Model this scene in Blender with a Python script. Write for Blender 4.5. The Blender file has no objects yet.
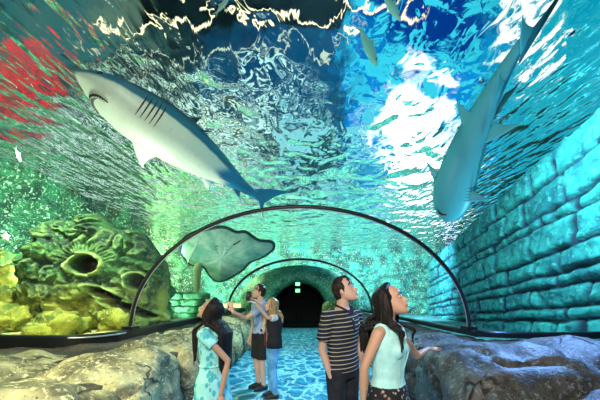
import bpy, bmesh, math, random
from mathutils import Vector, Matrix, noise
C = bpy.context.scene.collection
S = bpy.context.scene
PI = math.pi
F, CX, CY, EYE = 300.0, 300.0, 298.0, 1.6
def P(px, py, Y):
    return Vector(((px-CX)/F*Y, Y, EYE+(CY-py)/F*Y))
V = Vector
# ------------------------------------------------------------------ node helpers
class N:
    """socket wrapper with operators"""
    def __init__(s, t, sock): s.t, s.s = t, sock
    def _m(s, op, b=None, c=None, clamp=False):
        n = s.t.nodes.new('ShaderNodeMath'); n.operation = op; n.use_clamp = clamp
        for i, v in enumerate((s, b, c)):
            if v is None: continue
            if isinstance(v, N): s.t.links.new(v.s, n.inputs[i])
            else: n.inputs[i].default_value = v
        return N(s.t, n.outputs[0])
    def __add__(s, b): return s._m('ADD', b)
    __radd__ = __add__
    def __mul__(s, b): return s._m('MULTIPLY', b)
    __rmul__ = __mul__
    def __sub__(s, b): return s._m('SUBTRACT', b)
    def __rsub__(s, b): return (s*-1.0)+b
    def __truediv__(s, b): return s._m('DIVIDE', b)
    def __pow__(s, b): return s._m('POWER', b)
    def sqrt(s): return s._m('SQRT')
    def abs(s): return s._m('ABSOLUTE')
    def max(s, b): return s._m('MAXIMUM', b)
    def min(s, b): return s._m('MINIMUM', b)
    def sin(s): return s._m('SINE')
    def fract(s): return s._m('FRACT')
    def clamp(s): return s._m('ADD', 0.0, clamp=True)
    def step(s, lo, hi):                       # smoothstep
        n = s.t.nodes.new('ShaderNodeMapRange'); n.interpolation_type = 'SMOOTHSTEP'
        s.t.links.new(s.s, n.inputs[0]); n.inputs[1].default_value = lo; n.inputs[2].default_value = hi
        return N(s.t, n.outputs[0])
def combine(t, x, y, z=0.0):
    n = t.nodes.new('ShaderNodeCombineXYZ')
    for i, v in enumerate((x, y, z)):
        if isinstance(v, N): t.links.new(v.s, n.inputs[i])
        else: n.inputs[i].default_value = v
    return N(t, n.outputs[0])
def sep(t, v):
    n = t.nodes.new('ShaderNodeSeparateXYZ'); t.links.new(v.s, n.inputs[0])
    return [N(t, n.outputs[i]) for i in range(3)]
def coord(t, kind='Object'):
    return N(t, t.nodes.new('ShaderNodeTexCoord').outputs[kind])
def tnoise(t, vec, scale=5, detail=3, rough=.5, dist=0.0):
    n = t.nodes.new('ShaderNodeTexNoise')
    if vec is not None: t.links.new(vec.s, n.inputs['Vector'])
    n.inputs['Scale'].default_value = scale; n.inputs['Detail'].default_value = detail
    n.inputs['Roughness'].default_value = rough; n.inputs['Distortion'].default_value = dist
    return N(t, n.outputs[0])
def tvor(t, vec, scale=5, feature='DISTANCE_TO_EDGE'):
    n = t.nodes.new('ShaderNodeTexVoronoi'); n.feature = feature
    if vec is not None: t.links.new(vec.s, n.inputs['Vector'])
    n.inputs['Scale'].default_value = scale
    return N(t, n.outputs[0])
def mapping(t, vec, scale=(1,1,1), rot=(0,0,0), loc=(0,0,0)):
    n = t.nodes.new('ShaderNodeMapping'); t.links.new(vec.s, n.inputs[0])
    n.inputs[1].default_value = loc; n.inputs[2].default_value = rot; n.inputs[3].default_value = scale
    return N(t, n.outputs[0])
def mix(t, f, a, b):
    n = t.nodes.new('ShaderNodeMix'); n.data_type = 'RGBA'
    if isinstance(f, N): t.links.new(f.s, n.inputs[0])
    else: n.inputs[0].default_value = f
    for i, v in ((6, a), (7, b)):
        if isinstance(v, N): t.links.new(v.s, n.inputs[i])
        else: n.inputs[i].default_value = (*v, 1)
    return N(t, n.outputs[2])
def mat(name, color=(.5,.5,.5), rough=.6, metal=0.0, fn=None, spec=.5, emit=None, estr=0):
    m = bpy.data.materials.new(name); m.use_nodes = True; t = m.node_tree
    b = t.nodes['Principled BSDF']
    b.inputs['Base Color'].default_value = (*color, 1)
    b.inputs['Roughness'].default_value = rough; b.inputs['Metallic'].default_value = metal
    b.inputs['Specular IOR Level'].default_value = spec
    if emit:
        b.inputs['Emission Color'].default_value = (*emit, 1); b.inputs['Emission Strength'].default_value = estr
    if fn:
        r = fn(t)
        col, h = (r if isinstance(r, tuple) else (r, None))
        if col is not None: t.links.new(col.s, b.inputs['Base Color'])
        if h is not None:
            bp = t.nodes.new('ShaderNodeBump'); bp.inputs['Strength'].default_value = .6
            bp.inputs['Distance'].default_value = .03
            t.links.new(h.s, bp.inputs['Height']); t.links.new(bp.outputs[0], b.inputs['Normal'])
    return m
# ------------------------------------------------------------------ object helpers
def tag(o, label=None, cat=None, group=None, kind=None):
    if label: o['label'] = label
    if cat: o['category'] = cat
    if group: o['group'] = group
    if kind: o['kind'] = kind
    return o
def empty(name, loc, rz=0.0):
    o = bpy.data.objects.new(name, None); C.objects.link(o); o.location = loc; o.rotation_euler = (0,0,rz)
    o.empty_display_size = .1
    return o
def build(name, bm, m, parent=None, smooth=True, loc=None, normals=True):
    if normals: bmesh.ops.recalc_face_normals(bm, faces=bm.faces)
    me = bpy.data.meshes.new(name); bm.to_mesh(me); bm.free()
    if smooth: me.polygons.foreach_set('use_smooth', [True]*len(me.polygons))
    me.materials.append(m)
    o = bpy.data.objects.new(name, me); C.objects.link(o)
    if parent is not None: o.parent = parent
    if loc is not None: o.location = loc
    return o
def remesh(o, vox, it=2, fac=.5):
    r = o.modifiers.new('r', 'REMESH'); r.mode = 'VOXEL'; r.voxel_size = vox; r.use_smooth_shade = True
    if it:
        s = o.modifiers.new('s', 'SMOOTH'); s.iterations = it; s.factor = fac
    return o
def ring_loft(bm, rings, n=16, closed=False):
    """rings: (center, a, b) vectors; capped"""
    vs = []
    for c, a, b in rings:
        vs.append([bm.verts.new(c + a*math.cos(2*PI*k/n) + b*math.sin(2*PI*k/n)) for k in range(n)])
    for i in range(len(vs)-1):
        for k in range(n):
            bm.faces.new((vs[i][k], vs[i][(k+1)%n], vs[i+1][(k+1)%n], vs[i+1][k]))
    if closed:
        for k in range(n): bm.faces.new((vs[-1][k], vs[-1][(k+1)%n], vs[0][(k+1)%n], vs[0][k]))
    else:
        bm.faces.new(vs[0][::-1]); bm.faces.new(vs[-1])
    return vs
def tube(bm, pts, rad, n=10, flat=1.0, up=V((0,0,1)), caps=True):
    """swept tube through pts with radii; flat scales the second axis"""
    pts = [V(p) for p in pts]
    if not isinstance(rad, (list, tuple)): rad = [rad]*len(pts)
    rings = []; side = None
    for i, p in enumerate(pts):
        d = (pts[min(i+1, len(pts)-1)] - pts[max(i-1, 0)]).normalized()
        if side is None:
            side = d.cross(up)
            if side.length < .1: side = d.cross(V((1,0,0)))
        side = (side - d*side.dot(d)).normalized()
        o2 = d.cross(side).normalized()
        rings.append((p, side*rad[i], o2*rad[i]*flat, d))
    if caps:
        def cap(r, sgn):
            p, a, b, d = r; R = min(a.length, b.length)
            return [(p + d*sgn*R*math.sin(t), a*max(math.cos(t), .08), b*max(math.cos(t), .08)) for t in (.5, 1.0, 1.45)]
        out = cap(rings[0], -1)[::-1] + [r[:3] for r in rings] + cap(rings[-1], 1)
    else: out = [r[:3] for r in rings]
    ring_loft(bm, out, n)
def ellip(bm, c, r, n=16, rot=None):
    m = Matrix.Translation(c) @ (rot.to_4x4() if rot else Matrix()) @ Matrix.Diagonal((*r, 1))
    bmesh.ops.create_uvsphere(bm, u_segments=n, v_segments=max(6, n*2//3), radius=1, matrix=m)
def box(bm, c, h):
    bmesh.ops.create_cube(bm, size=2, matrix=Matrix.Translation(c) @ Matrix.Diagonal((*h, 1)))
def spline(pts, n):
    """catmull-rom through pts"""
    pts = [V(p) for p in pts]; out = []
    for i in range(len(pts)-1):
        p0, p1, p2, p3 = pts[max(i-1,0)], pts[i], pts[i+1], pts[min(i+2, len(pts)-1)]
        for k in range(n):
            t = k/n
            out.append(.5*((2*p1)+(-p0+p2)*t+(2*p0-5*p1+4*p2-p3)*t*t+(-p0+3*p1-3*p2+p3)*t**3))
    out.append(pts[-1]); return out
def lerp(a, b, t): return a+(b-a)*t
def sst(a, b, x):
    t = min(1, max(0, (x-a)/(b-a))); return t*t*(3-2*t)
def interp(tab, x):
    for i in range(len(tab)-1):
        if x <= tab[i+1][0]:
            t = (x-tab[i][0])/(tab[i+1][0]-tab[i][0])
            return [lerp(a, b, t) for a, b in zip(tab[i][1:], tab[i+1][1:])]
    return list(tab[-1][1:])
def fbm(p, o=4): return noise.fractal(V(p), 1.0, 2.0, o)

# ================================================================== WORLD (invented sky, water glare and caustics painted into it)
NW = 1.06
def blob(u, v, cx, cy, rx, ry, lo=1.25, hi=.55, rot=0.0):
    du, dv = u-cx, v-cy
    if rot:
        c, s_ = math.cos(rot), math.sin(rot)
        du, dv = du*c+dv*s_, dv*c-du*s_
    a = du/rx; b = dv/ry
    return 1.0-((a*a+b*b).sqrt()).step(hi, lo)
w = bpy.data.worlds.new('sky'); S.world = w; w.use_nodes = True; t = w.node_tree
bg = t.nodes['Background']
dx_, dy_, dz_ = sep(t, coord(t, 'Generated'))
yy = dy_.max(.03)
zin = (1.0-(dx_*dx_+dy_*dy_)/(NW*NW)).max(.0001).sqrt()
U0 = dx_/yy*F+CX
V0 = CY-(zin*NW/yy*F)
uv0 = combine(t, U0*.01, V0*.01)
wn = tnoise(t, uv0, 4.0, 5, .6); wn2 = tnoise(t, combine(t, U0*.01, V0*.01, 7.3), 4.0, 5, .6)
Uc = U0+(wn-.5)*90; Vc = V0+(wn2-.5)*90
pat = tnoise(t, combine(t, U0*.012, V0*.012, 2.2), 4.2, 6, .62, .4)       # patchy bright and dark water pattern
fine = tnoise(t, combine(t, U0*.01, V0*.02, 9.2), 11, 5, .7, .5)
col = mix(t, (V0).step(30, 120), (.003,.008,.010), (.008,.05,.065))
col = mix(t, fine.step(.5,.72)*.4, col, (.08,.22,.2))
col = mix(t, blob(Uc,Vc,60,20,110,50)*.8, col, (.02,.14,.15))
col = mix(t, blob(Uc,Vc,130,10,40,30)*.6, col, (.10,.16,.10))
col = mix(t, blob(Uc,Vc,310,70,110,55)*.85, col, (.002,.06,.15))
col = mix(t, (1.0-(V0).step(18,32))*(U0.step(130,150))*(1.0-U0.step(330,360)), col, (.002,.006,.006))
# teal right side
right = Uc.step(330, 375)
col = mix(t, right, col, (.0,.22,.60))
col = mix(t, right*pat.step(.47,.50), col, (.03,.55,.72))
col = mix(t, blob(Uc,Vc,430,10,80,55)*(1.0-pat.step(.50,.54)), col, (.0,.03,.22))
col = mix(t, Uc.step(460,520)*.85, col, (.0,.27,.36))
col = mix(t, Uc.step(460,520)*fine.step(.54,.62)*.6, col, (.10,.62,.68))
# caustic light web and left-centre water streaks, painted in
col = mix(t, blob(Uc,Vc,250,105,70,46)*fine.step(.52,.57), col, (.50,.95,.90))
col = mix(t, blob(Uc,Vc,330,165,130,62)*pat.step(.48,.56), col, (.20,.62,.68))
col = mix(t, blob(Uc,Vc,140,155,130,75)*fine.step(.48,.56), col, (.70,1.05,.88))
col = mix(t, blob(Uc,Vc,120,160,140,85)*(1.0-fine.step(.45,.49)), col, (.004,.05,.03))
# red glow
col = mix(t, blob(Uc,Vc,28,75,36,48)*fine.step(.46,.54), col, (.8,.03,.04))
# bright filaments near the top
fil = tnoise(t, combine(t, U0*.01, 3.0, 0), 4.5, 5, .65)
line = ((V0-(28.0-U0*.045)-(fil-.5)*90).abs())
col = mix(t, (1.0-line.step(1.4,4.0))*(U0.step(70,110))*(1.0-U0.step(400,440)), col, (1.3,1.25,.75))
fil2 = tnoise(t, combine(t, U0*.01, 5.0, 0), 5.5, 5, .65)
line2 = ((V0-(58.0-U0*.03)-(fil2-.5)*110).abs())
col = mix(t, (1.0-line2.step(.8,2.8))*(U0.step(90,130))*(1.0-U0.step(340,370))*.8, col, (.6,.8,.6))
# white glare
col = mix(t, blob(Uc,Vc,415,140,34,68,1.4,.4), col, (2.4,2.7,2.8))
col = mix(t, blob(Uc,Vc,520,35,26,40,1.2,.8)*pat.step(.40,.5), col, (1.0,1.15,1.1))
front = dy_.step(-.05, .1)
col = mix(t, front, (.06,.22,.24), col)
col = mix(t, dz_.step(-.05, 0.0), (.01,.03,.04), col)
t.links.new(col.s, bg.inputs[0]); bg.inputs[1].default_value = 1.0

# ================================================================== MATERIALS
def rockfn(c1, c2, c3, sc=2.0, crack=.0):
    def f(t):
        o = coord(t)
        a = tnoise(t, o, sc, 6, .62); b = tnoise(t, o, sc*9, 5, .7)
        c = mix(t, a.step(.38,.64), c1, c2)
        c = mix(t, b.step(.52,.68), c, c3)
        pit = tvor(t, o, sc*13, 'F1')
        c = mix(t, (1.0-pit.step(.12,.26))*.8, c, (c1[0]*.12, c1[1]*.12, c1[2]*.12))
        h = a*.9+b*.55-(1.0-pit.step(.1,.3))*.25
        if crack:
            wv = combine(t, *[x+(tnoise(t, o, 3, 3)-.5)*.5 for x in sep(t, o)])
            v = tvor(t, wv, crack); g = (1.0-v.step(.0,.014))*(tnoise(t, o, 1.1, 2).step(.45,.55))
            c = mix(t, g, c, (.01,.012,.012)); h = h-g*1.2
        return c, h
    return f
M = {}
M['rock_l'] = mat('tan_rockwork', rough=.75, fn=rockfn((.09,.085,.05),(.42,.39,.22),(.70,.66,.42),2.2,.75))
M['rock_r'] = mat('slate_rockwork', rough=.5, fn=rockfn((.03,.025,.02),(.11,.10,.095),(.26,.26,.30),2.4,.6))
M['rock_d'] = mat('dark_rockwork', rough=.8, fn=rockfn((.03,.025,.02),(.08,.07,.055),(.13,.11,.08),2.0,0))
M['reef'] = mat('mossy_reef', rough=.85, fn=rockfn((.04,.10,.02),(.35,.38,.05),(.65,.58,.12),1.6,0))
M['reefwall'] = mat('reef_wall', rough=.85, fn=rockfn((.003,.035,.025),(.03,.20,.10),(.8,.95,.7),1.1,0))
M['greenstone'] = mat('green_ledge_stone', rough=.8, fn=rockfn((.02,.13,.05),(.07,.36,.16),(.3,.6,.3),1.5,0))
def idolfn(t):
    o = coord(t); a = tnoise(t, o, 2.2, 6, .65); b = tnoise(t, o, 12, 5, .7)
    at = t.nodes.new('ShaderNodeAttribute'); at.attribute_name = 'tint'
    k = N(t, at.outputs['Fac'])
    c = mix(t, a.step(.38,.62), (.004,.03,.024), (.025,.13,.04))
    c = mix(t, b.step(.52,.66)*.8, c, (.16,.34,.14))
    x, y, z = sep(t, o)
    c = mix(t, (1.0-z.step(-.9,.0))*a.step(.38,.56)*.8, c, (.45,.44,.06))
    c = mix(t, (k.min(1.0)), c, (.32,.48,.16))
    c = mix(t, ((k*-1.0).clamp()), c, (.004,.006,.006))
    return c, a+b*.6
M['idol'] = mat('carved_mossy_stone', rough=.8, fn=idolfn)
def blockfn(t):
    o = coord(t); a = tnoise(t, o, 1.3, 6, .65); b = tnoise(t, o, 7, 5, .7)
    at = t.nodes.new('ShaderNodeAttribute'); at.attribute_name = 'tint'; k = N(t, at.outputs['Fac'])
    a2 = tnoise(t, mapping(t, o, (1,.35,1), (.25,0,0)), 5, 4, .6)
    c = mix(t, a.step(.35,.65), (.01,.13,.18), (.04,.36,.38))
    c = mix(t, b.step(.5,.68)*.8, c, (.14,.55,.50))
    c = mix(t, a2.step(.54,.66)*.8, c, (.01,.07,.13))
    c = mix(t, k, c, (.004,.02,.05))
    return c, a*.5+b*.5+a2*.6
M['blocks'] = mat('algae_covered_blocks', rough=.8, fn=blockfn)
M['sand'] = mat('sand', rough=.9, fn=rockfn((.30,.28,.12),(.55,.48,.2),(.75,.68,.38),1.2,0))
M['sand_r'] = mat('blue_grey_gravel', rough=.9, fn=rockfn((.03,.16,.20),(.10,.36,.40),(.35,.6,.6),1.2,0))
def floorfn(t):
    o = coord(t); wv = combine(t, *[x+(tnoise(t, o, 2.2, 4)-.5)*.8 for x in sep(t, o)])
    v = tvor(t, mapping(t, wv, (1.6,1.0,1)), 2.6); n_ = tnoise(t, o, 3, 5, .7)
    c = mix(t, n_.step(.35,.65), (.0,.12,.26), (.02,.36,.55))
    c = mix(t, (1.0-v.step(.02,.13))*.75, c, (.45,.85,.92))  # bright caustic light lines painted into the floor colour
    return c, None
M['floor'] = mat('floor_painted_caustics', rough=.35, fn=floorfn)
M['black'] = mat('black_rubber', (.006,.007,.008), .35)
M['rail'] = mat('black_painted_steel', (.008,.009,.012), .3, .2)
M['metal'] = mat('brushed_steel', (.55,.57,.6), .35, .8)
M['dark'] = mat('dark_corridor_paint', (.006,.008,.010), .8)
M['exit'] = mat('green_sign', (.1,.6,.2), .5, emit=(.15,1,.35), estr=2.5)
M['lampglass'] = mat('lamp_lens', (.8,.8,.8), .2)

def glassmat():
    m = bpy.data.materials.new('clear_acrylic'); m.use_nodes = True; t = m.node_tree; t.nodes.clear()
    out = t.nodes.new('ShaderNodeOutputMaterial')
    tr = t.nodes.new('ShaderNodeBsdfTransparent'); tr.inputs[0].default_value = (.95,.99,.98,1)
    gl = t.nodes.new('ShaderNodeBsdfGlossy'); gl.inputs[1].default_value = .08
    lw = t.nodes.new('ShaderNodeLayerWeight'); lw.inputs[0].default_value = .18
    k = N(t, lw.outputs['Facing'])*.22+.015
    mx = t.nodes.new('ShaderNodeMixShader')
    t.links.new(k.s, mx.inputs[0]); t.links.new(tr.outputs[0], mx.inputs[1]); t.links.new(gl.outputs[0], mx.inputs[2])
    t.links.new(mx.outputs[0], out.inputs[0]); return m
M['acrylic'] = glassmat()
def watermat():
    m = bpy.data.materials.new('rippled_water'); m.use_nodes = True; t = m.node_tree; t.nodes.clear()
    out = t.nodes.new('ShaderNodeOutputMaterial')
    g = t.nodes.new('ShaderNodeBsdfGlass'); g.inputs['IOR'].default_value = NW; g.inputs['Roughness'].default_value = 0
    g.inputs[0].default_value = (1,1,1,1)
    o = coord(t)
    x, y, z = sep(t, o)
    n1 = tnoise(t, o, .9, 1.0, .5, .6)
    n2 = tnoise(t, mapping(t, o, (1.0,.55,1)), 2.6, 1.6, .5, .8)
    n3 = tnoise(t, mapping(t, o, (2.0,.5,1), (0,0,.2)), 2.4, 1.6, .5)
    side = (1.0-x.step(-3.5,-1.0)).max(x.step(3.0,5.0))
    h = n1*.62+n2*.17+n3*.36*side
    bp = t.nodes.new('ShaderNodeBump'); bp.inputs['Strength'].default_value = 1.0; bp.inputs['Distance'].default_value = .42
    t.links.new(h.s, bp.inputs['Height']); t.links.new(bp.outputs[0], g.inputs['Normal'])
    t.links.new(g.outputs[0], out.inputs[0]); return m
M['water'] = watermat()

# ================================================================== SETTING
ZW = EYE+4.1
bm = bmesh.new(); bmesh.ops.create_grid(bm, x_segments=8, y_segments=8, size=1, matrix=Matrix.Translation((0,12,ZW)) @ Matrix.Diagonal((14,20,1,1)))
o = build('water_surface', bm, M['water'], smooth=False)
tag(o, 'rippling water surface high above the clear tunnel, broken by bright reflections', 'water', kind='structure')
# walkway floor
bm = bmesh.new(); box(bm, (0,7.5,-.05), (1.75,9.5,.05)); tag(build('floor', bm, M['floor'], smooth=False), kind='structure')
# tank bed left and right and beyond
def rail_path(side):
    if side < 0: pts = [(-2.95,16,1.05),(-2.95,8,1.05),(-2.95,5.2,1.05),(-3.0,4.7,1.05),(-3.3,4.35,1.05),(-3.9,4.2,1.07),(-4.7,4.15,1.10),(-5.6,4.1,1.12),(-6.8,4.0,1.14)]
    else: pts = [(2.95,16,1.05),(2.95,8,1.05),(2.93,5.2,1.05),(2.98,5.0,1.05),(3.3,4.82,1.05),(3.9,4.72,1.05),(4.7,4.62,1.07),(5.3,4.58,1.09),(6.05,4.5,1.1)]
    return spline(pts, 6)
RL, RR = rail_path(-1), rail_path(1)
def railY(side, x):                               # rail Y at |x| on the flared part
    R = RL if side < 0 else RR
    best = min(R, key=lambda p: abs(p.x-x)); return best.y
def bed(name, x0, x1, side):
    bm = bmesh.new(); nx, ny = 40, 90; g = []
    for i in range(nx+1):
        row = []
        for j in range(ny+1):
            u, v = i/nx, j/ny
            x = lerp(x0, x1, u); yb = railY(side, x) if abs(x) > 3.05 else 5.0
            y = lerp(yb+.02, 26, v)
            z = (.97 if side < 0 else .42)+.06*fbm((x*1.3,y*1.3,3), 4)+(.012 if side < 0 else -.01)*max(0, y-6)
            row.append(bm.verts.new((x, y, z)))
        g.append(row)
    for i in range(nx):
        for j in range(ny): bm.faces.new((g[i][j], g[i+1][j], g[i+1][j+1], g[i][j+1]))
    return build(name, bm, M['sand'] if side < 0 else M['sand_r'])
tag(bed('tank_floor', -10.5, -2.97, -1), kind='structure'); tag(bed('tank_floor', 2.97, 10.5, 1), kind='structure')
# rocky tank wall on the left
def rockwall(name, A, B, z0, z1, m, amp=.5, nu=150, nv=60, sc=.5, bend=None):
    bm = bmesh.new(); A, B = V(A), V(B); d = (B-A); nrm = d.cross(V((0,0,1))).normalized(); g = []
    for i in range(nu+1):
        row = []
        for j in range(nv+1):
            p = A+d*(i/nu); p.z = lerp(z0, z1, j/nv)
            q = p*sc; k = fbm((q.x,q.y,q.z*1.8), 6)*amp + abs(fbm((q.x*3,q.y*3,q.z*5), 3))*amp*.35
            row.append(bm.verts.new(p+nrm*k))
        g.append(row)
    for i in range(nu):
        for j in range(nv): bm.faces.new((g[i][j], g[i+1][j], g[i+1][j+1], g[i][j+1]))
    return tag(build(name, bm, m), kind='structure')
rockwall('wall_left', (-9.2,2,0), (-8.6,26,0), .8, ZW+.05, M['reefwall'], .55, sc=.7)
M['farwall'] = mat('deep_blue_rock', rough=.9, fn=rockfn((.005,.06,.07),(.03,.30,.26),(.75,.9,.6),1.3,0))
rockwall('wall_back', (-10,25,0), (12,25,0), -.2, ZW+.05, M['farwall'], .6, sc=.5)
rockwall('wall_rear', (12,-6,0), (-10,-6,0), .0, ZW+.05, M['farwall'], .4, sc=.5)
rockwall('wall_nearside', (-9.2,-6,0), (-9.2,2.0,0), .0, ZW+.05, M['reefwall'], .4, sc=.5)
# block wall on the right
def blockwall():
    rnd = random.Random(5)
    d = V((.22,1,-.077)); base = V((6.5,6.5,0)); y0, y1 = 1.5, 24
    zt = 5.67; rows = []; z = zt; 
    while z > .2:
        h = rnd.choice((.34,.55,.78,.86)); rows.append((z-h, z)); z -= h
    cuts = []
    for r in rows:
        c = [y0-rnd.random()]; 
        while c[-1] < y1+2: c.append(c[-1]+rnd.uniform(.8,2.6))
        cuts.append(c)
    bm = bmesh.new(); ti = []; nu, nv = 420, 110; g = []
    for i in range(nu+1):
        row = []
        for j in range(nv+1):
            y = lerp(y0, y1, i/nu); zl = lerp(rows[-1][0], zt, j/nv)
            wy = y+.10*fbm((y*.9,zl*.9,1), 3); wz = zl+.06*fbm((y*.7,zl*.9,9), 3)
            e = .5; tone = 0; 
            for (a, b), c in zip(rows, cuts):
                if a <= wz <= b:
                    e = min(wz-a, b-wz)
                    for q in range(len(c)-1):
                        if c[q] <= wy < c[q+1]: e = min(e, (wy-c[q])*.6, (c[q+1]-wy)*.6); tone = noise.cell(V((q*3.1,a*7.7,1)))
                    break
            gr = 1-sst(.03, .075, e)
            out = .15*sst(.02, .10, e)+.10*fbm((y*1.8,zl*2.2,4), 6)+.08*(tone)
            p = base+d*(y-6.5); p.z = zl-.077*(y-6.5)
            row.append(bm.verts.new((p.x-out, p.y, p.z))); ti.append(gr)
        g.append(row)
    for i in range(nu):
        for j in range(nv): bm.faces.new((g[i][j], g[i+1][j], g[i+1][j+1], g[i][j+1]))
    o = build('wall_right', bm, M['blocks'])
    at = o.data.attributes.new('tint', 'FLOAT', 'POINT'); at.data.foreach_set('value', ti)
    tag(o, kind='structure')
    # wall cap and dark rock behind it
    bm = bmesh.new()
    pts = []
    for k in range(40):
        y = lerp(y0, y1, k/39); p = base+d*(y-6.5); pts.append(V((p.x+.25, p.y, zt-.077*(y-6.5)-.05)))
    tube(bm, pts, .33, 8, .35)
    tag(build('trim_1', bm, M['blocks']), kind='structure')
blockwall()
rockwall('wall_outer', (13,24.5,0), (10.5,-6,0), -.2, ZW+.05, M['farwall'], .5, sc=.5)

# ---- end wall with the dark portal, and the corridor behind
M['farwall2'] = mat('green_rock_mouth', rough=.5, fn=rockfn((.01,.07,.05),(.05,.22,.14),(.35,.55,.4),1.4,0))
def portal():
    bm = bmesh.new(); n = 48; rings = []
    W, Ht, zb = 1.38, 2.38, 0.0
    def arch(hw, top, k):
        t = k/n
        if t < .2: return (-hw, lerp(zb, top*.45, t/.2))
        if t > .8: return (hw, lerp(top*.45, zb, (t-.8)/.2))
        a = PI*(1-(t-.2)/.6); return (hw*math.cos(a), top*.45+top*.55*math.sin(a))
    for (hw, top, y, amp) in ((3.15,3.35,16.0,.0),(3.1,3.3,15.8,.05),(2.3,2.95,15.4,.15),(1.6,2.6,15.3,.10),(W,Ht,16.0,.03),(W,Ht,21,.0)):
        row = []
        for k in range(n+1):
            x, z = arch(hw, top, k)
            dlt = amp*fbm((x*1.5,z*1.5,y), 4)
            row.append(bm.verts.new((x, y+dlt, z)))
        rings.append(row)
    for a, b in zip(rings, rings[1:]):
        for k in range(n): bm.faces.new((a[k], a[k+1], b[k+1], b[k]))
    bm2 = bmesh.new()
    vv = [[bm2.verts.new(v.co) for v in r] for r in rings[-2:]]
    for k in range(n): bm2.faces.new((vv[0][k], vv[0][k+1], vv[1][k+1], vv[1][k]))
    bmesh.ops.delete(bm, geom=rings[-1], context='VERTS')
    tag(build('wall_end', bm, M['farwall2']), kind='structure')
    tag(build('wall_corridor', bm2, M['dark']), kind='structure')
    bm = bmesh.new(); box(bm, (0,21,1.3), (1.6,.05,1.4)); tag(build('door_1', bm, M['dark'], smooth=False), kind='structure')
    bm = bmesh.new(); box(bm, (0,18.5,-.04), (1.6,2.4,.04)); tag(build('floor_corridor', bm, M['dark'], smooth=False), kind='structure')
portal()
for zz, lb in ((2.32,'upper of the two small green lit signs over the dark exit'),(1.98,'lower of the two small green lit signs over the dark exit')):
    r = empty('exit_sign', (-.12,15.5,zz))
    bm = bmesh.new(); box(bm, (0,0,0), (.13,.03,.10)); build('sign_housing', bm, M['black'], r, False)
    bm = bmesh.new(); box(bm, (0,-.034,0), (.11,.005,.08)); build('sign_panel', bm, M['exit'], r, False)
    bm = bmesh.new(); box(bm, (0,.15,.02), (.012,.12,.012)); build('bracket', bm, M['black'], r, False)
    tag(r, lb, 'sign', 'green signs above the tunnel exit')

# ---- acrylic tunnel
def tunnel():
    bm = bmesh.new(); st = []
    apY = [];  n = 40; NL = len(RL)
    for i in range(NL):
        L, R = RL[i], RR[i]
        yb = L.y; s = i/6
        ap = (16,8,5.2,4.2,3.0,1.6,.4,-1.2,-3.0); k = int(min(s, 7)); ya = lerp(ap[k], ap[k+1], s-k)
        row = []
        for q in range(n+1):
            a = PI*q/n; c = (L+R)/2; h = (R-L)/2
            b = c-h*math.cos(a); sn = math.sin(a)
            row.append(bm.verts.new((b.x, lerp(b.y, ya, sn*sn), b.z+(3.2-1.05)*sn)))
        st.append(row)
    for a, b in zip(st, st[1:]):
        for k in range(n): bm.faces.new((a[k], a[k+1], b[k+1], b[k]))
    o = build('acrylic_tunnel', bm, M['acrylic'])
    tag(o, 'clear arched acrylic tunnel vault over the walkway, water and sharks outside it', 'tunnel')
tunnel()
# ---- arches
def arch_rib(Y, r, label):
    root = empty('tunnel_arch', (0,Y,1.05))
    a = 2.93
    def path(rr, dz=0): return [V((-(a+rr)*math.cos(PI*k/64), 0, (2.13+rr)*math.sin(PI*k/64)+dz)) for k in range(65)]
    bm = bmesh.new(); tube(bm, path(0), r, 10, 1.0, up=V((0,1,0))); build('rib', bm, M['black'], root)
    bm = bmesh.new()
    pts = path(-r*1.05); tube(bm, [p+V((0,-r*.4,0)) for p in pts], r*.22, 6, up=V((0,1,0))); build('gasket', bm, M['metal'], root)
    for s in (-1,1):
        bm = bmesh.new(); box(bm, (s*a,0,.03), (.09,.11,.03)); f = build('foot_plate', bm, M['rail'], root, False)
        for q in (-.07,.07):
            b2 = bmesh.new(); ellip(b2, (s*a+.05,q,.065), (.014,.014,.012), 8); build('bolt', b2, M['metal'], f)
    tag(root, label, 'arch', 'black arch ribs of the tunnel')
arch_rib(5.2, .037, 'large near black arch rib spanning the tunnel over the visitors')
arch_rib(12.2, .045, 'smaller far black arch rib just before the dark exit')
# ---- base rails
def rail(R, label, h):
    bm = bmesh.new(); n = len(R)
    prof = [(-.05,-h),(.05,-h),(.06,-.01),(.045,.012),(-.045,.012),(-.06,-.01)]
    rows = []
    for i, p in enumerate(R):
        d = (R[min(i+1,n-1)]-R[max(i-1,0)]).normalized(); s = d.cross(V((0,0,1))).normalized()
        rows.append([bm.verts.new(p+s*a+V((0,0,b))) for a, b in prof])
    for a, b in zip(rows, rows[1:]):
        for k in range(6): bm.faces.new((a[k], a[(k+1)%6], b[(k+1)%6], b[k]))
    bm.faces.new(rows[0]); bm.faces.new(rows[-1][::-1])
    o = build('base_rail', bm, M['rail'], smooth=False); tag(o, label, 'rail', 'black rails along the tunnel foot'); return o
rl = rail(RL, 'black steel base rail along the left tan rock ledge', .22)
rr = rail(RR, 'black steel base rail along the right slate rock ledge', .09)
bm = bmesh.new(); q = [p for p in RL if 3.02 < -p.x < 3.32 or (4.3 < p.y < 5.15)]
tube(bm, [p+V((.075,-.03,-.025)) for p in q], .02, 6, .7); o = build('cover_strip', bm, M['metal'], rl); o['label'] = 'pale steel cover strip at the arch foot'

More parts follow.
